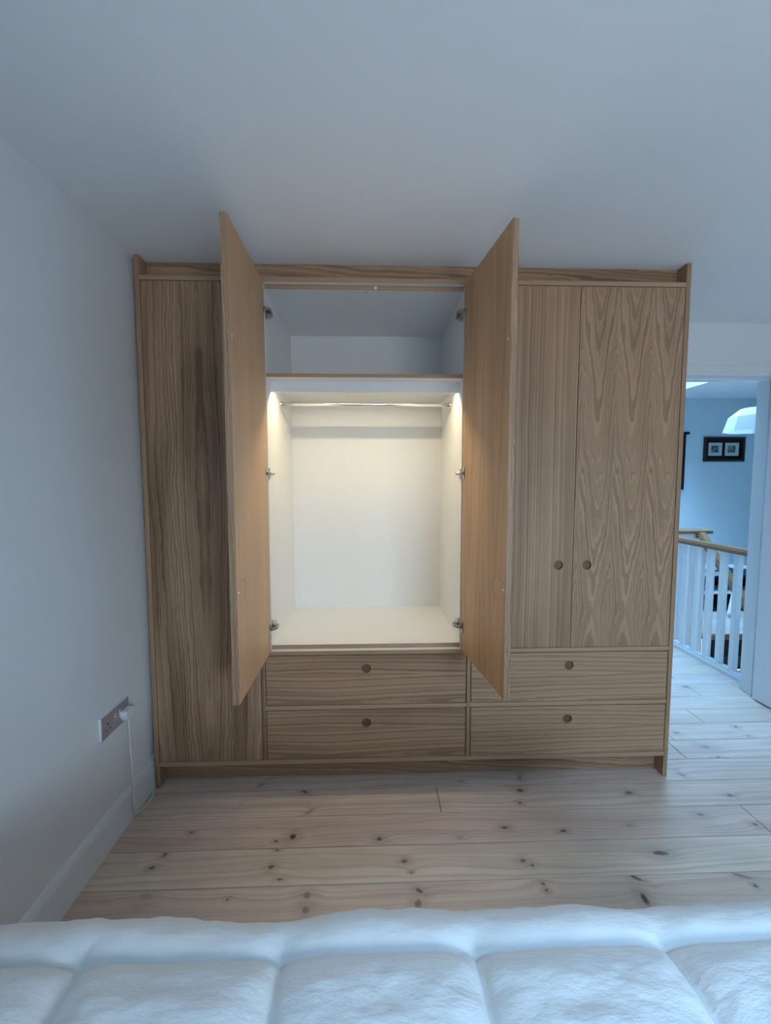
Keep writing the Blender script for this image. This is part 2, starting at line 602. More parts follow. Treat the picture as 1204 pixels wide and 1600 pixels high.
struct(link('wall_left', wall_mesh([(XL - 0.12, XL, YF - 0.12, YB2, -0.02, ZC + 0.22)]), M_WALL))
struct(link('wall_back', wall_mesh([
    (XL, DX0 - 0.03, YB, YB2, -0.02, ZC + 0.22),
    (DX0 - 0.03, DX1 + 0.03, YB, YB2, DZ + 0.03, ZC + 0.22),
    (DX1 + 0.03, XR + 0.12, YB, YB2, -0.02, ZC + 0.22)]), M_WALL))
struct(link('wall_right', wall_mesh([(XR, XR + 0.12, YF - 0.12, YB, -0.02, ZC + 0.22)]), M_WALL))
struct(link('wall_front', wall_mesh([
    (XL, VX0, YF - 0.12, YF, -0.02, ZC + 0.22),
    (VX1, XR, YF - 0.12, YF, -0.02, ZC + 0.22),
    (VX0, VX1, YF - 0.12, YF, -0.02, VZ0),
    (VX0, VX1, YF - 0.12, YF, VZ1, ZC + 0.22)]), M_WALL))
struct(link('ceiling', wall_mesh([
    (XL, WX0, YF, YB, ZC, ZC + 0.22), (WX1, XR, YF, YB, ZC, ZC + 0.22),
    (WX0, WX1, YF, WY0, ZC, ZC + 0.22), (WX0, WX1, WY1, YB, ZC, ZC + 0.22)]), M_CEIL))

# landing shell
LY, LX0, LX1 = 2.84, 1.70, 5.40
struct(link('ceiling_landing', wall_mesh([
    (LX0, SX0, YB2, LY, ZC, ZC + 0.22),
    (SX1, LX1, YB2, LY, ZC, ZC + 0.22),
    (SX0, SX1, YB2, SY0, ZC, ZC + 0.22),
    (SX0, SX1, SY1, LY, ZC, ZC + 0.22)]), M_CEIL))
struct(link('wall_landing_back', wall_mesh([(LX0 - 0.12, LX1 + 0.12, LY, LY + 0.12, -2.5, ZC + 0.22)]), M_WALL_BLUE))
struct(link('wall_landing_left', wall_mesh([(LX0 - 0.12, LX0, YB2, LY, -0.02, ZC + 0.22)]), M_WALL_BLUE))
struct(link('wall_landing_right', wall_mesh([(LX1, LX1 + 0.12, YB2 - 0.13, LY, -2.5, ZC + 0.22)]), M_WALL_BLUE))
struct(link('wall_landing_front', wall_mesh([(XR + 0.12, LX1, YB, YB2 - 0.01, -2.5, ZC + 0.22), (3.63, XR + 0.12, YB + 0.02, YB2 - 0.01, -2.5, -0.03)]), M_WALL))
struct(link('wall_landing_stairs', wall_mesh([(3.55, 3.585, YB2, 1.80, -2.5, -0.03)]), M_WALL))

# windows
def window(name, x0, x1, y0, y1, z0, z1, flat_):
    bm = bmesh.new()
    f = 0.05
    if flat_:   # roof window, lies in z
        add_box(bm, x0, x0 + f, y0, y1, z0, z1)
        add_box(bm, x1 - f, x1, y0, y1, z0, z1)
        add_box(bm, x0 + f, x1 - f, y0, y0 + f, z0, z1)
        add_box(bm, x0 + f, x1 - f, y1 - f, y1, z0, z1)
    else:
        add_box(bm, x0, x0 + f, y0, y1, z0, z1)
        add_box(bm, x1 - f, x1, y0, y1, z0, z1)
        add_box(bm, x0 + f, x1 - f, y0, y1, z0, z0 + f)
        add_box(bm, x0 + f, x1 - f, y0, y1, z1 - f, z1)
        add_box(bm, (x0 + x1) / 2 - f / 2, (x0 + x1) / 2 + f / 2, y0, y1, z0 + f, z1 - f)
    w = struct(link(name, bm, M_GLOSS))
    if flat_:
        box('pane', x0 + f, x1 - f, y0 + f, y1 - f, (z0 + z1) / 2 - 0.002, (z0 + z1) / 2 + 0.002, M_GLASS, w, 0)
    else:
        xm = (x0 + x1) / 2
        for a, b in ((x0 + f, xm - f / 2), (xm + f / 2, x1 - f)):
            box('pane', a, b, (y0 + y1) / 2 - 0.002, (y0 + y1) / 2 + 0.002, z0 + f, z1 - f, M_GLASS, w, 0)
    return w


window('added_window_1', WX0 + 0.002, WX1 - 0.002, WY0 + 0.002, WY1 - 0.002, ZC + 0.16, ZC + 0.215, True)  # unseen roof window, added and sized for the bedroom daylight
window('added_window_3', VX0, VX1, YF - 0.11, YF - 0.06, VZ0, VZ1, False)  # unseen wall window, added to bring in whiter daylight
window('window_2', SX0 + 0.002, SX1 - 0.002, SY0 + 0.002, SY1 - 0.002, ZC + 0.16, ZC + 0.215, True)

# baseboards
SK = [(0, 0), (0.018, 0), (0.018, 0.107), (0.012, 0.109), (0.012, 0.114), (0.0175, 0.117), (0.0170, 0.123), (0.011, 0.137), (0.005, 0.143), (0, 0.143)]
bm = bmesh.new(); extrude_profile(bm, [(XL + a, b) for a, b in SK], 'Y', YF, YB - 0.001); struct(link('baseboard_left', bm, M_GLOSS))
bm = bmesh.new(); extrude_profile(bm, [(XR - a, b) for a, b in SK], 'Y', YF + 0.02, YB - 0.02); struct(link('baseboard_right', bm, M_GLOSS))
bm = bmesh.new(); extrude_profile(bm, [(YF + a, b) for a, b in SK], 'X', XL + 0.02, XR - 0.02); struct(link('baseboard_front', bm, M_GLOSS))
bm = bmesh.new(); extrude_profile(bm, [(LY - a, b) for a, b in SK], 'X', LX0, LX1); struct(link('baseboard_landing', bm, M_GLOSS))

# door lining, stops and architrave
bm = bmesh.new()
add_box(bm, DX1, DX1 + 0.03, YB - 0.002, YB2 + 0.002, 0, DZ + 0.03)
add_box(bm, DX0 - 0.03, DX0, YB - 0.002, YB2 + 0.002, 0, DZ + 0.03)
add_box(bm, DX0, DX1, YB - 0.002, YB2 + 0.002, DZ, DZ + 0.03)
add_box(bm, DX1 - 0.014, DX1, YB + 0.048, YB + 0.085, 0, DZ - 0.014, 0.002)
add_box(bm, DX0, DX0 + 0.014, YB + 0.048, YB + 0.085, 0, DZ - 0.014, 0.002)
add_box(bm, DX0, DX1, YB + 0.048, YB + 0.085, DZ - 0.014, DZ, 0.002)
struct(link('trim_1', bm, M_GLOSS))
AR = [(0, 0), (0.020, 0), (0.020, 0.010), (0.016, 0.020), (0.020, 0.026), (0.016, 0.055), (0.011, 0.066), (0.015, 0.074), (0.012, 0.086), (0, 0.090)]
bm = bmesh.new()
extrude_profile(bm, [(YB - a, DZ - 0.002 + b) for a, b in AR], 'X', DX0 - 0.09, DX1 + 0.09)
extrude_profile(bm, [(DX1 + 0.002 + b, YB - a) for a, b in AR], 'Z', 0, DZ - 0.002)
extrude_profile(bm, [(DX0 - 0.002 - b, YB - a) for a, b in AR], 'Z', 0, DZ - 0.002)
struct(link('trim_2', bm, M_GLOSS))
bm = bmesh.new()
extrude_profile(bm, [(YB2 + a, DZ - 0.002 + b) for a, b in AR], 'X', DX0 - 0.09, DX1 + 0.09)
extrude_profile(bm, [(DX1 + 0.002 + b, YB2 + a) for a, b in AR], 'Z', 0, DZ - 0.002)
struct(link('trim_3', bm, M_GLOSS))

# bedroom door, open into the room
bm = bmesh.new()
add_box(bm, 3.448, 3.486, -0.085, 0.672, 0.009, 2.036, 0.002)
door = struct(link('door_1', bm, M_GLOSS))
bm = bmesh.new()
add_lathe(bm, [(0.001, -0.006), (0.026, -0.006), (0.026, 0.0), (0.001, 0.0)], 20, (3.448, -0.02, 1.0), 'X')
add_tube(bm, [(3.445, -0.02, 1.0), (3.40, -0.02, 1.0), (3.395, -0.012, 1.0), (3.395, 0.10, 1.0)], 0.009, 10)
link('door_handle', bm, M_STEEL, door, True)
for hz in (0.22, 1.02, 1.82):
    bm = bmesh.new()
    add_tube(bm, [(3.478, 0.679, hz - 0.04), (3.478, 0.679, hz + 0.04)], 0.006, 8)
    link('butt_hinge', bm, M_STEEL, door, True)

# ------------------------------------------------------------------ floor boards
floor = struct(link('floor', wall_mesh([(XL, XR, YF, YB, -0.06, -0.022), (LX0, 3.585, YB, LY, -0.06, -0.022), (DX0 - 0.03, DX1 + 0.03, YB, YB2, -0.06, -0.022), (3.585, LX1, 1.84, LY, -0.06, -0.022)]), M_SUB))
KN = {}
for k, kx, ky, rx, ry, dk, an in [
    (0, .48, .008, .030, .008, .45, .9), (-1, .688, -.043, .020, .009, .85, -.5), (-1, .725, -.158, .028, .008, .5, .8),
    (-2, .269, -.249, .011, .007, .75, 0), (-2, .679, -.282, .017, .015, .98, .3), (-2, .617, -.302, .009, .007, .8, 0),
    (-3, .631, -.341, .010, .005, .9, 0), (-2, 1.021, -.305, .014, .010, .85, 0), (-3, .212, -.346, .012, .009, .75, .6),
    (-3, .19, -.40, .012, .008, .85, .2), (-3, .625, -.411, .014, .010, .8, .2), (-3, .665, -.459, .012, .005, .85, 0),
    (-4, .229, -.508, .026, .020, .35, 0), (-4, .506, -.525, .008, .006, .7, 0), (-4, .772, -.52, .020, .015, .6, 0),
    (-4, .775, -.568, .016, .016, .6, .5), (-1, .422, -.113, .012, .008, .35, .3), (0, 1.695, .013, .012, .022, .55, -.3),
    (-1, 1.666, -.068, .018, .012, .8, 0), (-1, 1.641, -.138, .012, .007, .85, 0), (0, 1.411, .001, .030, .010, .3, .5),
    (-1, 2.153, -.098, .020, .012, .6, 0), (-2, 1.532, -.267, .018, .010, .85, 0), (-2, 1.342, -.306, .020, .012, .35, 0),
    (-2, 1.762, -.291, .016, .007, .95, 0), (-2, 2.047, -.275, .020, .012, .35, 0), (-3, 1.112, -.403, .016, .010, .75, 0),
    (-3, 1.553, -.415, .016, .010, .7, 0), (-3, 1.582, -.435, .010, .007, .75, 0), (-3, 2.082, -.402, .035, .013, .8, -.1),
    (-3, 1.135, -.448, .008, .006, .6, 0), (-4, 1.156, -.516, .018, .009, .8, -.6), (-4, 1.146, -.562, .014, .020, .65, -.3),
    (-4, 1.591, -.505, .012, .008, .7, 0), (-4, 1.593, -.528, .009, .007, .8, 0), (-4, 1.926, -.493, .028, .008, .85, -.6),
    (-4, 1.911, -.568, .015, .026, .9, 0), (-4, 2.308, -.499, .045, .007, .6, -.45), (-4, 2.325, -.537, .009, .008, .85, 0),
    (-1, 2.596, -.128, .018, .009, .75, -.2), (-2, 2.376, -.229, .022, .010, .65, -.1), (-2, 2.564, -.285, .018, .011, .75, -.2),
    (5, 3.142, .843, .035, .016, .6, 0), (2, 3.077, .376, .015, .010, .75, 0), (1, 2.76, .207, .028, .014, .5, -.2),
    (1, 2.759, .125, .020, .006, .7, 0), (2, 2.695, .333, .014, .012, .6, 0), (2, 3.074, .293, .012, .006, .6, 0),
    (0, 2.477, .009, .014, .030, .4, .3)]:
    KN.setdefault(k, []).append((kx, ky, rx, ry, dk, an))
TINTS = {0: (.97, .80, .69), -1: (1.0, .81, .67), -2: (0.96, .74, .61), -3: (1.02, .83, .65), -4: (0.93, .72, .57)}
JOINTS = {-1: [1.288], -2: [2.590], 1: [2.590], -3: [-9], -4: [-9], 0: [-9]}
PITCH, Y0 = 0.1505, -0.032
GENERIC = [board_mat('soaped_pine', 40.0 + 3.1 * i, (1.0, .82 + .02 * (i % 2), .71 + .02 * (i % 3))) for i in range(4)]
k = math.floor((YF - Y0) / PITCH)
while Y0 + k * PITCH < LY:
    ya, yb = Y0 + k * PITCH, Y0 + (k + 1) * PITCH
    y0b, y1b = max(ya, YF), min(yb, LY)
    if yb <= YB + 0.02:
        xs0, xs1 = XL + 0.001, XR
    elif ya < YB2:
        xs0, xs1 = (XL + 0.001 if ya < YB - 0.05 else DX0 + 0.001), DX1 - 0.001
    elif ya < 1.80:
        xs0, xs1 = LX0, 3.565
    else:
        xs0, xs1 = LX0, LX1
    if ya >= YB - 0.06 and yb <= YB2 + 0.02:
        xs0, xs1 = DX0 + 0.001, DX1 - 0.001
    elif ya < YB < yb:
        y1b = YB - 0.003 if yb > YB2 else yb
    js = JOINTS.get(k)
    if js is None:
        js = [xs0 + random.uniform(0.4, xs1 - xs0 - 0.3)]
    cuts = [xs0] + [j for j in js if xs0 < j < xs1] + [xs1]
    kn = KN.get(k)
    if kn:
        mt = board_mat('soaped_pine_with_knots', 10 + 2.7 * k, TINTS.get(k, (1.0, .83, .72)), kn, wild=False)
    else:
        mt = GENERIC[k % 4]
    pieces = [(a, b, y0b) for a, b in zip(cuts, cuts[1:])]
    if ya < YB2 < yb:
        pieces += [(DX1 - 0.001, 3.565, YB2 + 0.001), (LX0, DX0 + 0.001, YB2 + 0.001)]
    if ya < 1.80 < yb:
        pieces.append((3.565, LX1, 1.80))
    for a, b, y0b in pieces:
        g = 0.0015
        bm = bmesh.new()
        add_box(bm, a + g, b - g, y0b + g, y1b - g, -0.0215, random.uniform(-0.0006, 0.0), 0.0012)
        link('floor_board', bm, mt, floor)
    k += 1

# ------------------------------------------------------------------ wardrobe
WW, T = 2.40, 0.021
ZST, ZSB, ZRT, ZRB = 2.2754, 2.2543, 0.1226, 0.1019
X1, X2, X3, X4 = 0.4925, 0.509, 1.4316, 1.4494
ZMT, ZMB, ZD1, ZD2 = 0.6374, 0.6172, 0.3795, 0.360
ward = thing('wardrobe', 'large oak fitted wardrobe with two middle doors open on a lit white hanging space', 'wardrobe', (1.2, 0.3, 0))
for a, b in ((0.0, T), (WW - T, WW)):
    box('side_panel', a, b, 0.0, 0.645, 0.0, ZC - 0.001, M_OAK_EDGE, ward)
box('top_panel', T, WW - T, 0.0, 0.645, ZSB, ZST, M_OAK_EDGE_X, ward)
box('top_lining', X2 + 0.001, X3 - 0.001, 0.0015, 0.026, ZSB - 0.0008, ZSB, M_MELAMINE, ward, 0)
box('fascia', T, WW - T, 0.060, 0.080, ZST, ZC - 0.001, M_OAK_FASCIA, ward)
box('plinth', T, WW - T, 0.062, 0.080, 0.0, ZRB, M_OAK_FASCIA, ward)
box('bottom_rail', T, WW - T, 0.0, 0.10, ZRB, ZRT, M_OAK_EDGE_X, ward)
box('divider', X1, X2, 0.0, 0.10, ZRT, ZSB, M_OAK_V, ward)
box('divider', X3, X4, 0.0, 0.10, ZRT, ZSB, M_OAK_V, ward)
for a, b in ((X2, X3), (X4, WW - T)):
    mr = box('middle_rail', a, b, 0.0, 0.10, ZMB, ZMT, M_OAK_EDGE_X, ward)
    if a == X2:
        white_face(mr, 1)
    box('drawer_rail', a, b, 0.0, 0.10, ZD2, ZD1, M_OAK_EDGE_X, ward)
box('back_panel', T, WW - T, 0.620, 0.632, 0.05, ZSB, M_MELAMINE, ward, 0)
box('base_panel', T, WW - T, 0.10, 0.62, ZRB, ZRT - 0.002, M_MELAMINE, ward, 0)

TD = 0.022
G = 0.0032
ZB, ZT = ZMT + G, ZSB - G
PZ = 1.024


def placed(o, loc, ang):
    """turn a mesh built about its hinge line into place: the mesh stays local, the object carries the turn"""
    o.location = loc
    o.rotation_euler = (0, 0, ang)


def child_local(name, bm, mat, parent, smooth=False):
    o = link(name, bm, mat, None, smooth)
    o.parent = parent
    return o


# closed doors
d1 = link('door', front_mesh(T + 0.004, X1 - 0.003, ZRT + G, ZT, TD, (X1 - 0.069, PZ)), [M_OAK_LEFT, M_OAK_EDGE], ward)
d4 = link('door', front_mesh(X4 + G, 1.9095, ZB, ZT, TD, (1.8445, PZ)), [M_OAK_V, M_OAK_EDGE], ward)
d5 = link('door', front_mesh(1.9125, WW - T - 0.004, ZB, ZT, TD, (1.9765, PZ)), [M_OAK_FLAME, M_OAK_EDGE], ward)
for d, hx in ((d1, X1 - 0.069), (d4, 1.8445), (d5, 1.9765)):
    bm = bmesh.new(); disc(bm, hx, PZ, 0.0205, 0.0105, 0.0128)
    link('finger_pull', bm, M_OAK_PULL, d)
# drawers
for a, b, mt, off in ((X2, X3, M_OAK_DRAW_A, 0), (X4, WW - T, M_OAK_DRAW_B, 0)):
    for z0, z1, pz in ((ZD1, ZMB, 0.5525), (ZRT, ZD2, 0.2945)):
        px = 0.968 if a == X2 else 1.909
        dr = link('drawer', front_mesh(a + 0.004, b - 0.004, z0 + G, z1 - G, TD, (px, pz)), [mt, M_OAK_EDGE_X], ward)
        bm = bmesh.new(); disc(bm, px, pz, 0.0205, 0.0105, 0.0128)
        link('finger_pull', bm, M_OAK_PULL, dr)

# open doors: built closed about the hinge edge (x = 0), then swung out
DW = 0.4573
def open_door(hinge_x, side, ang, inner):
    # local: outer face y=0, inner face y=TD; the leaf runs to side*DW from the hinge line
    x0, x1 = (0.0, DW) if side > 0 else (-DW, 0.0)
    px = x1 - 0.067 if side > 0 else x0 + 0.067
    d = link('door', front_mesh(x0, x1, ZB, ZT, TD, (px, PZ), back=True), [inner, M_OAK_EDGE], ward)
    bm = bmesh.new(); disc(bm, px, PZ, 0.0372, TD - 0.0028, TD - 0.0003)
    child_local('pull_backing', bm, M_OAK_BACKDISC, d)
    bm = bmesh.new(); disc(bm, px, PZ, 0.0205, 0.0105, 0.0128)
    child_local('finger_pull', bm, M_OAK_PULL, d)
    for bz in (1.877, 1.027):
        bx = x1 - 0.019 if side > 0 else x0 + 0.019
        bm = bmesh.new(); disc(bm, bx, bz, 0.004, TD, TD + 0.0022, 12)
        child_local('door_buffer', bm, M_PLASTIC, d)
    # the inner-face corner at the hinge must land on (hinge_x, 0)
    c, s = math.cos(ang), math.sin(ang)
    loc = Vector((hinge_x + s * TD, 0.0 - c * TD - 0.002, 0))
    placed(d, loc, ang)
    return d


# the left leaf stands square to the front, the right one a little past square
open_door(0.5400, 1, -1.5640, M_OAK_PALE)
open_door(1.4000, -1, 1.6910, M_OAK_INNER)

# white carcass of the middle bay
CX0, CX1, CB, CZ0, CZ1, CF = 0.536, 1.402, 0.602, 0.6563, 2.236, 0.029
box('carcass_side', CX0 - 0.018, CX0, CF, CB + 0.012, ZMT + 0.001, ZSB - 0.001, M_MELAMINE, ward, 0)
box('carcass_side', CX1, CX1 + 0.018, CF, CB + 0.012, ZMT + 0.001, ZSB - 0.001, M_MELAMINE, ward, 0)
box('carcass_back', CX0, CX1, CB, CB + 0.012, ZMT + 0.001, ZSB - 0.001, M_MELAMINE, ward, 0)
box('carcass_floor', CX0, CX1, CF, CB, ZMT + 0.001, CZ0, M_MELAMINE, ward, 0)
box('carcass_top', CX0, CX1, CF, CB, CZ1, ZSB - 0.001, M_MELAMINE, ward, 0)
shelf = box('shelf', CX0, CX1, CF, CB, 1.863, 1.879, M_MELAMINE, ward, 0)
for z0, z1 in ((ZMT + 0.001, CZ0), (1.863, 1.879), (CZ1, ZSB - 0.001)):
    box('edge_strip', CX0, CX1, CF - 0.002, CF, z0, z1, M_OAK_EDGE_X, ward, 0)
for a, b in ((CX0 - 0.018, CX0), (CX1, CX1 + 0.018)):
    box('edge_strip', a, b, CF - 0.002, CF, ZMT + 0.001, ZSB - 0.001, M_MELAMINE, ward, 0)
box('light_pelmet', CX0, CX1, 0.096, 0.108, 1.813, 1.863, M_GLOSS, ward, 0)
led = box('light_channel', CX0 + 0.004, CX1 - 0.004, 0.124, 0.146, 1.838, 1.863, M_STEEL, ward, 0)
bm = bmesh.new()
vs = [bm.verts.new(p) for p in ((CX0 + 0.006, 0.127, 1.8372), (CX0 + 0.006, 0.143, 1.8372), (CX1 - 0.006, 0.143, 1.8372), (CX1 - 0.006, 0.127, 1.8372))]
bm.faces.new(vs)
link('light_diffuser', bm, M_LED, led)
bm = bmesh.new()
add_tube(bm, [(CX0 + 0.001, 0.28, 1.792), (CX1 - 0.001, 0.28, 1.792)], 0.0105, 20)
rail = link('hanging_rail', bm, M_CHROME, ward, True)
for xx, sg in ((CX0, 1), (CX1, -1)):
    bm = bmesh.new()
    add_tube(bm, [(xx, 0.28, 1.792), (xx + sg * 0.012, 0.28, 1.792)], 0.0155, 20)
    link('rail_socket', bm, M_CHROME, rail, True)
bm = bmesh.new(); add_box(bm, 1.010, 1.022, CF - 0.006, CF - 0.002, 2.238, 2.250, 0.001)
link('door_catch', bm, M_PLASTIC, ward)
bm = bmesh.new(); add_lathe(bm, [(0.0001, -0.001), (0.004, -0.001), (0.004, 0.0), (0.0001, 0.0)], 12, (0.973, 0.05, CZ1))
link('screw_cap', bm, M_DARKSTEEL, ward)

# concealed hinges, three to each open door
def hinge(side_x, sg, z, leaf_x, sprung):
    bm = bmesh.new()
    add_box(bm, *sorted((side_x, side_x + sg * 0.003)), 0.034, 0.052, z - 0.026, z + 0.026, 0.001)       # mounting plate wings
    add_box(bm, *sorted((side_x + sg * 0.003, side_x + sg * 0.013)), 0.024, 0.090, z - 0.008, z + 0.008, 0.002)
    for dz in (-0.019, 0.019):
        add_tube(bm, [(side_x + sg * 0.003, 0.043, z + dz), (side_x + sg * 0.0045, 0.043, z + dz)], 0.0038, 10)
    h = link('hinge', bm, M_STEEL, ward)
    bm = bmesh.new()                                                                                        # curved arm to the door cup
    add_tube(bm, spline([(side_x + sg * 0.012, 0.040, z), (side_x + sg * 0.026, 0.020, z), (side_x + sg * 0.024, -0.004, z), (leaf_x + sg * 0.004, -0.017, z)], 5), 0.0065, 8)
    if sprung:
        add_box(bm, *sorted((side_x + sg * 0.013, side_x + sg * 0.030)), 0.022, 0.052, z - 0.014, z + 0.004, 0.003)
        add_box(bm, *sorted((side_x + sg * 0.010, side_x + sg * 0.022)), 0.005, 0.030, z + 0.002, z + 0.013, 0.003)
    link('hinge_arm', bm, M_DARKSTEEL if sprung else M_STEEL, h)
    bm = bmesh.new()                                                                                        # cup flange on the door face
    add_box(bm, *sorted((leaf_x, leaf_x + sg * 0.0022)), -0.031, -0.012, z - 0.026, z + 0.026, 0.001)
    link('hinge_cup', bm, M_STEEL, h)


for z, sp in ((2.139, True), (1.441, False), (0.746, True)):
    hinge(CX0, 1, z, 0.5403, sp)
    hinge(CX1, -1, z, 1.4018, sp)

# ------------------------------------------------------------------ socket and plug on the left wall
sock = thing('double_socket', 'double wall socket with steel face on the left wall by the wardrobe', 'socket', (XL, -0.245, 0.48))
bm = bmesh.new(); add_box(bm, XL + 0.0005, XL + 0.011, -0.331, -0.158, 0.436, 0.524, 0.002)
link('back_box', bm, M_PLASTIC, sock)
bm = bmesh.new(); add_box(bm, XL + 0.011, XL + 0.0135, -0.330, -0.159, 0.437, 0.523, 0.001)
link('face_plate', bm, M_PLATE, sock)
for yc in (-0.262, -0.226):
    bm = bmesh.new(); add_box(bm, XL + 0.0135, XL + 0.018, yc - 0.007, yc + 0.007, 0.486, 0.508, 0.001)
    link('rocker_switch', bm, M_CHROME, sock)
for yc in (-0.293,):
    for dy, dz, w_, h_ in ((0, 0.012, 0.0024, 0.005), (-0.011, -0.010, 0.004, 0.002), (0.011, -0.010, 0.004, 0.002)):
        bm = bmesh.new(); add_box(bm, XL + 0.0134, XL + 0.0138, yc + dy - w_, yc + dy + w_, 0.474 + dz - h_, 0.474 + dz + h_)
        link('pin_hole', bm, M_VOID, sock)
for yc in (-0.322, -0.167):
    bm = bmesh.new(); add_lathe(bm, [(0.0001, 0.0), (0.0035, 0.0), (0.003, 0.001), (0.0001, 0.001)], 12, (XL + 0.0135, yc, 0.480), 'X')
    link('screw', bm, M_CHROME, sock)
lead = thing('power_lead', 'white plug and flex hanging from the wall socket down to the floor', 'plug', (XL + 0.014, -0.197, 0.474))
bm = bmesh.new()
extrude_profile(bm, [(-0.222, 0.490), (-0.172, 0.490), (-0.168, 0.472), (-0.184, 0.448), (-0.210, 0.448), (-0.226, 0.472)], 'X', XL + 0.0137, XL + 0.043)
bmesh.ops.bevel(bm, geom=bm.edges[:], offset=0.003, segments=2, affect='EDGES')
link('plug', bm, M_PLASTIC, lead)
bm = bmesh.new()
add_tube(bm, spline([(0.012, -0.197, 0.452), (0.013, -0.198, 0.40), (0.010, -0.190, 0.28), (0.010, -0.183, 0.16), (0.006, -0.183, 0.08), (0.004, -0.168, 0.025),
                     (0.006, -0.146, 0.008), (0.014, -0.115, 0.0045), (0.016, -0.070, 0.0045), (0.006, -0.030, 0.0045), (0.0005, -0.008, 0.0045)], 8), 0.0044, 8)
link('flex', bm, M_CORD, lead, True)

# ------------------------------------------------------------------ bed and quilt
bed = thing('bed', 'low divan bed under the white quilt at the foot of the picture', 'bed', (1.05, -2.15, 0))
box('divan_base', 0.19, 1.91, -3.12, -1.20, 0.06, 0.33, M_MATTRESS, bed, 0.01)
box('mattress', 0.17, 1.93, -3.14, -1.19, 0.33, 0.545, M_MATTRESS, bed, 0.03)
for x in (0.3, 1.8):
    for y in (-3.0, -1.32):
        bm = bmesh.new(); add_tube(bm, [(x, y, 0), (x, y, 0.06)], 0.03, 14)
        link('castor_foot', bm, M_BLACK, bed)

QX0, QX1, QY1 = 0.135, 1.965, -1.105
QZ = 0.590
SEAMX = [0.504 + 0.3365 * i for i in range(-4, 8)]
SEAMY = [-1.178 - 0.34 * i for i in range(0, 8)]


def near(v, arr):
    return min(abs(v - a) for a in arr)


def fold(d, r):
    """distance inward from the folded border line -> (shift outward from flat start, drop)"""
    if d >= r * math.pi / 2:
        return None
    return d


def quilt():
    bm = bmesh.new()
    R = 0.075
    arc = R * math.pi / 2
    HANG = 0.26
    # parameters measured along the cloth from the hem; v runs from the foot hem over the fold towards the pillows
    vs_ = [i * 0.0065 for i in range(int((HANG + arc + 0.50) / 0.0065))]
    last = vs_[-1]
    vs_ += [last + 0.03 * (i + 1) for i in range(50)]
    xs_ = []
    u = -(HANG)
    total = (QX1 - QX0) + 2 * HANG + (math.pi - 4) * R * 0
    nx = int(((QX1 - QX0 - 2 * R) + 2 * arc + 2 * HANG) / 0.0065)
    W_ = nx * 0.0065
    us = [i * 0.0065 for i in range(nx + 1)]

    def side(s):
        """-> outward position (0 = outer line), drop below the top"""
        if s < HANG:
            return 0.0, R + (HANG - s)
        if s < HANG + arc:
            a = (s - HANG) / R
            return R * (1 - math.cos(a)), R * (1 - math.sin(a))
        return R + (s - HANG - arc), 0.0
    grid = []
    for v in vs_:
        dy, dropy = side(v)
        row = []
        for u in us:
            if u <= W_ / 2:
                dx, dropx = side(u)
                x = QX0 + dx
            else:
                dx, dropx = side(W_ - u)
                x = QX1 - dx
            y = QY1 - dy
            drop = max(dropx, dropy)
            z = QZ - drop
            # outward normal, blended between top and hanging sides
            ny = max(0.0, min(1.0, dropy / R)) if dropy >= dropx else 0.0
            nxx = 0.0
            if dropx > dropy:
                nxx = (-1 if u <= W_ / 2 else 1) * max(0.0, min(1.0, dropx / R))
            nz = math.sqrt(max(0.0, 1 - min(1.0, ny * ny + nxx * nxx)))
            nrm = Vector((nxx, ny, nz))
            # puffed cells between the stitched seams (coordinates along the cloth)
            cy = QY1 + 0.0 - (v - HANG - arc + R)
            cx = x
            a = near(cx, SEAMX) / 0.168
            b = near(cy, SEAMY) / 0.170
            fa = 1 - (1 - min(1, a * 1.0)) ** 5.0
            fb = 1 - (1 - min(1, b * 1.0)) ** 4.5
            roll = max(0.0, min(1.0, (cy - SEAMY[0]) / 0.03))      # the foot roll runs across without cross seams
            fa = fa + (1 - fa) * 0.9 * roll
            puff = 0.029 * (min(fa, fb) * 0.55 + fa * fb * 0.45)
            groove = 0.008 * ((1 - roll) * math.exp(-(a * 0.168 / 0.006) ** 2) + 1.2 * math.exp(-(b * 0.170 / 0.006) ** 2))
            pinch = math.exp(-((a * 0.168) ** 2 + (b * 0.17) ** 2) / 0.0014) * 0.010
            p = Vector((cx * 1.0, cy * 1.0, 0))
            wr = noise.noise(p * 5.0) * 0.010 + noise.noise(Vector((cx * 11, cy * 26, 3.3))) * 0.0050 \
                + noise.noise(Vector((cx * 34 + cy * 9, cy * 46, 9.1))) * 0.0026
            h = puff - groove - pinch + wr * (0.5 + 0.5 * min(fa, fb))
            wav = 0.010 * noise.noise(Vector((cx * 2.4, 7.7, 0)))
            row.append(bm.verts.new(Vector((x, y + wav * ny, z)) + nrm * h))
        grid.append(row)
    for r0, r1 in zip(grid, grid[1:]):
        for i in range(len(r0) - 1):
            bm.faces.new((r0[i], r1[i], r1[i + 1], r0[i + 1]))
    bmesh.ops.recalc_face_normals(bm, faces=bm.faces[:])
    return bm


q = link('quilt', quilt(), M_QUILT, None, True)
tag(q, 'puffy white quilted bedspread stitched in squares, filling the foreground', 'quilt')

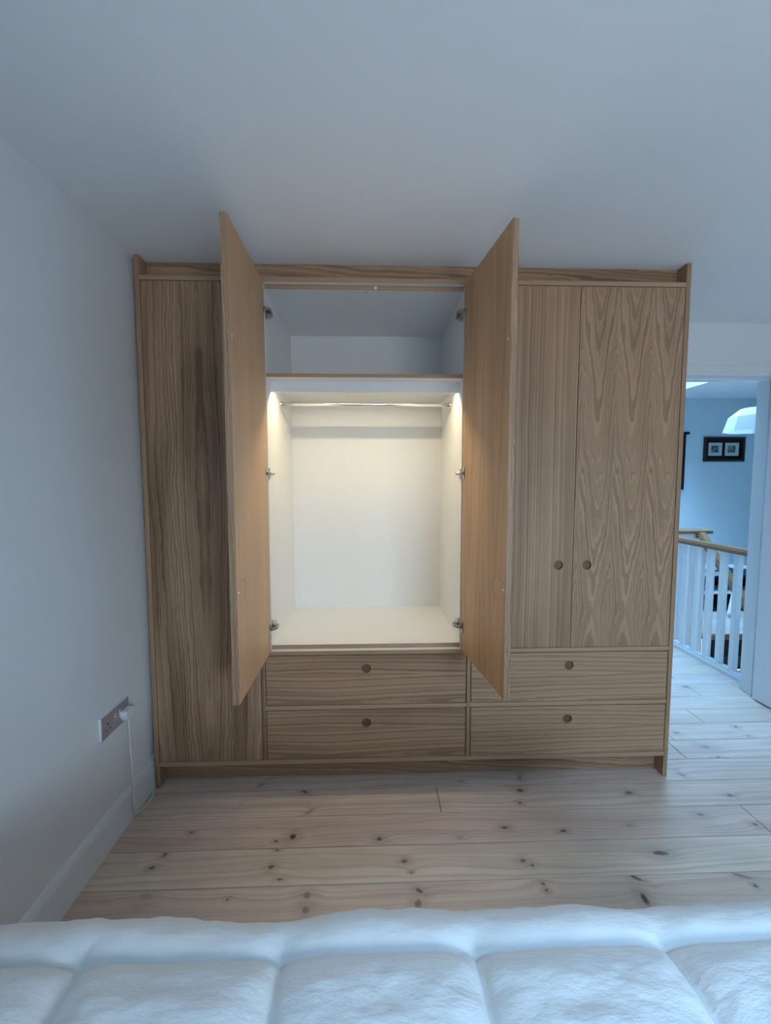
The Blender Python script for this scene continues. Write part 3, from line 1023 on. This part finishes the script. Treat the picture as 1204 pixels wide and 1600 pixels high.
# ------------------------------------------------------------------ landing: balustrade
BX = 3.600
bal = thing('balustrade', 'white spindled landing balustrade with oak handrail seen through the doorway', 'balustrade', (BX, 1.3, 0))
bm = bmesh.new()
extrude_profile(bm, [(BX - 0.032, 0.892), (BX + 0.032, 0.892), (BX + 0.034, 0.915), (BX + 0.024, 0.934), (BX - 0.024, 0.934), (BX - 0.034, 0.915)], 'Y', 0.80, 1.80)
link('handrail', bm, M_RAIL, bal)
bm = bmesh.new()
add_box(bm, BX - 0.034, BX + 0.034, 0.80, 1.80, -0.02, 0.028, 0.003)
add_box(bm, BX - 0.024, BX + 0.024, 0.80, 1.80, 0.028, 0.046, 0.003)
link('base_rail', bm, M_GLOSS, bal)
yb_ = 0.99 - 0.1195
while yb_ < 1.78:
    bm = bmesh.new()
    s = 0.0200
    add_box(bm, BX - s, BX + s, yb_ - s, yb_ + s, 0.046, 0.892, 0.002)
    link('baluster', bm, M_GLOSS, bal)
    yb_ += 0.1195
bm = bmesh.new(); add_box(bm, BX - 0.034, BX + 0.034, 0.793, 0.822, 0.0, 0.96, 0.003)
link('half_newel', bm, M_GLOSS, bal)

# low boarded wall with its oak cap, at the head of the stairs
low = struct(link('wall_landing_low', wall_mesh([(3.565, 4.035, 1.80, 1.89, -2.5, 0.935)]), M_GLOSS))
bm = bmesh.new(); add_box(bm, 3.54, 4.065, 1.765, 1.925, 0.936, 0.968, 0.006)
link('cap_rail', bm, M_RAIL_X, low)

# stairs, trimmed edge of the far landing, stair handrail
st = thing('staircase', 'dark stairs dropping away behind the balustrade', 'stairs', (4.65, 1.5, -0.4))
box('nosing', 4.04, LX1 - 0.001, 1.775, 1.80, -0.05, 0.0, M_RAIL_X, st, 0.004)
for i in range(4):
    y1_ = 1.785 - 0.20 * i
    z_ = -0.20 * (i + 1)
    bm = bmesh.new()
    add_box(bm, 4.03, LX1 - 0.002, y1_ - 0.215, y1_, z_ - 0.03, z_, 0.006)
    add_box(bm, 4.03, LX1 - 0.002, y1_ - 0.015, y1_, z_, z_ + 0.15)
    link('tread', bm, M_STAIR_DARK, st)
struct(link('floor_lower', wall_mesh([(3.585, LX1, YB2, LY, -2.6, -2.5)]), M_STAIR_DARK))
sr = thing('stair_handrail', 'sloping oak stair handrail behind the white balustrade', 'handrail', (3.957, 1.75, 0.9))
A_, B_ = Vector((3.957, 1.775, 0.935)), Vector((3.957, 1.05, 0.19))
dv = (B_ - A_).normalized()
pv = Vector((0, -dv.z, dv.y)) * -1
if pv.z < 0:
    pv = -pv
bm = bmesh.new()
ring = []
for P_ in (A_, B_):
    ring.append([bm.verts.new(P_ + Vector((a, 0, 0)) + pv * b) for a, b in ((-0.030, -0.028), (0.030, -0.028), (0.034, 0.0), (0.022, 0.026), (-0.022, 0.026), (-0.034, 0.0))])
for i in range(6):
    bm.faces.new((ring[0][i], ring[0][(i + 1) % 6], ring[1][(i + 1) % 6], ring[1][i]))
bm.faces.new(ring[0]); bm.faces.new(ring[1])
bmesh.ops.recalc_face_normals(bm, faces=bm.faces[:])
link('handrail', bm, M_RAIL, sr)
bm = bmesh.new(); add_box(bm, 3.925, 3.989, 1.745, 1.798, -0.6, 0.90, 0.003)
link('newel', bm, M_GLOSS, sr)
bm = bmesh.new(); add_box(bm, 3.93, 3.985, 1.05, 1.10, -1.6, 0.20, 0.003)
link('newel', bm, M_GLOSS, sr)

# low black unit beyond the stairs with the things on it
cab = thing('low_cabinet', 'low black open shelf unit against the far landing wall', 'cabinet', (4.9, 2.62, 0))
bm = bmesh.new()
add_box(bm, 4.50, 5.25, 2.76, 2.78, 0.02, 0.36)
add_box(bm, 4.50, 4.52, 2.45, 2.76, 0.0, 0.36); add_box(bm, 5.23, 5.25, 2.45, 2.76, 0.0, 0.36)
add_box(bm, 4.52, 5.23, 2.45, 2.76, 0.02, 0.04); add_box(bm, 4.50, 5.25, 2.45, 2.78, 0.36, 0.38)
link('case', bm, M_BLACK, cab)
box('shelf', 4.52, 5.23, 2.44, 2.75, 0.195, 0.215, M_GLOSS, cab, 0.001)
bx = link('storage_box', wall_mesh([(4.62, 4.78, 2.50, 2.68, 0.381, 0.47)]), M_GLOSS)
tag(bx, 'pale box with a dark band on the left of the low black unit', 'box')
box('band', 4.615, 4.785, 2.495, 2.499, 0.428, 0.448, M_TEAL, bx, 0)
b2 = link('storage_box', wall_mesh([(4.96, 5.16, 2.50, 2.68, 0.381, 0.455)]), M_TEAL)
tag(b2, 'dark teal box on the right of the low black unit', 'box')
box('lid', 4.955, 5.165, 2.495, 2.685, 0.455, 0.468, M_GLOSS, b2, 0.001)
# slanted white metal stand
sd = thing('folding_stand', 'slanted white metal stand with a small loop foot before the low black unit', 'stand', (4.75, 2.25, 0))
bm = bmesh.new()
add_tube(bm, [(4.688, 2.25, 0.035), (4.765, 2.28, 0.335)], 0.019, 8)
link('strut', bm, M_GLOSS, sd)
bm = bmesh.new()
add_tube(bm, spline([(4.662, 2.22, 0.006), (4.672, 2.22, 0.05), (4.70, 2.22, 0.054), (4.745, 2.22, 0.030), (4.752, 2.22, 0.008), (4.71, 2.22, 0.006), (4.662, 2.22, 0.006)], 5), 0.006, 8)
link('loop_foot', bm, M_STEEL, sd)

# pictures on the far landing wall
fr = thing('picture_frame', 'dark wood frame holding two small mounted prints on the landing wall', 'picture', (5.037, LY, 1.64))
fx0, fx1, fz0, fz1 = 4.797, 5.277, 1.636, 1.918
bm = bmesh.new()
f = 0.022
add_box(bm, fx0, fx0 + f, LY - 0.026, LY - 0.001, fz0, fz1, 0.003); add_box(bm, fx1 - f, fx1, LY - 0.026, LY - 0.001, fz0, fz1, 0.003)
add_box(bm, fx0 + f, fx1 - f, LY - 0.026, LY - 0.001, fz0, fz0 + f, 0.003); add_box(bm, fx0 + f, fx1 - f, LY - 0.026, LY - 0.001, fz1 - f, fz1, 0.003)
link('frame', bm, M_FRAME, fr)
box('backing', fx0 + f, fx1 - f, LY - 0.012, LY - 0.001, fz0 + f, fz1 - f, M_BLACK, fr, 0)


def print_mat(seed):
    n = NT('landscape_print')
    c = n.coords()
    h = n.noise(c, 38.0, 4.0)
    col = n.mix(n.smooth(h, 0.38, 0.66), (0.015, 0.045, 0.055), (0.17, 0.24, 0.25))
    x, y, z = n.sep(c)
    return n.bsdf(n.mix(n.smooth(n.noise(n.comb(x, y, n.math('ADD', z, seed)), 16.0, 3.0), 0.52, 0.66), col, (0.36, 0.42, 0.42)), 0.6)


for i, (a, b) in enumerate(((0.115, 0.445), (0.520, 0.855))):
    wx = fx1 - fx0
    zz0, zz1 = fz0 + 0.24 * (fz1 - fz0), fz0 + 0.76 * (fz1 - fz0)
    mo = box('mount', fx0 + a * wx, fx0 + b * wx, LY - 0.0145, LY - 0.0122, zz0, zz1, M_MOUNT, fr, 0)
    ma, mb = fx0 + (a + 0.065) * wx, fx0 + (b - 0.085) * wx
    box('print', ma, mb, LY - 0.0158, LY - 0.0146, zz0 + 0.036, zz1 - 0.032, print_mat(3.0 + 5 * i), mo, 0)
box('picture_glass', fx0 + f, fx1 - f, LY - 0.0195, LY - 0.018, fz0 + f, fz1 - f, M_PICGLASS, fr, 0)

mi = thing('wall_mirror', 'dark framed piece on the landing wall, only its right edge showing past the wardrobe', 'mirror', (4.37, LY, 1.31))
bm = bmesh.new()
add_box(bm, 4.18, 4.205, LY - 0.03, LY - 0.001, 1.315, 1.955, 0.003); add_box(bm, 4.548, 4.573, LY - 0.03, LY - 0.001, 1.315, 1.955, 0.003)
add_box(bm, 4.205, 4.548, LY - 0.03, LY - 0.001, 1.315, 1.345, 0.003); add_box(bm, 4.15, 4.605, LY - 0.045, LY - 0.001, 1.945, 1.970, 0.003)
link('frame', bm, M_BLACK, mi)
box('mirror_glass', 4.205, 4.548, LY - 0.012, LY - 0.001, 1.345, 1.945, M_CHROME, mi, 0)

# pendant shade on the landing
LXc, LYc = 3.960, 1.30
pl = thing('pendant_lamp', 'white faceted paper lampshade hanging over the stairs behind the door frame', 'lamp', (LXc, LYc, ZC))
bm = bmesh.new()
rg = add_lathe(bm, [(0.203, 1.793), (0.172, 1.905), (0.100, 1.968), (0.03, 1.974)], 8, (0, 0, 0))
bmesh.ops.rotate(bm, verts=bm.verts[:], cent=(0, 0, 0), matrix=Matrix.Rotation(math.radians(8), 3, 'Z'))
bmesh.ops.translate(bm, verts=bm.verts[:], vec=(LXc, LYc, 0))
sh = link('lamp_shade', bm, M_SHADE, pl)
bm = bmesh.new(); add_tube(bm, [(LXc, LYc, 1.965), (LXc, LYc, ZC)], 0.004, 8)
link('cord', bm, M_CORD, pl)
bm = bmesh.new(); add_lathe(bm, [(0.001, ZC - 0.03), (0.05, ZC - 0.022), (0.055, ZC), (0.001, ZC)], 20, (LXc, LYc, 0))
link('ceiling_rose', bm, M_PLASTIC, pl, True)
bm = bmesh.new(); add_lathe(bm, [(0.001, 1.815), (0.022, 1.825), (0.03, 1.85), (0.018, 1.885), (0.014, 1.93), (0.014, 1.962), (0.001, 1.964)], 16, (LXc, LYc, 0))
link('bulb', bm, M_PLASTIC, pl, True)
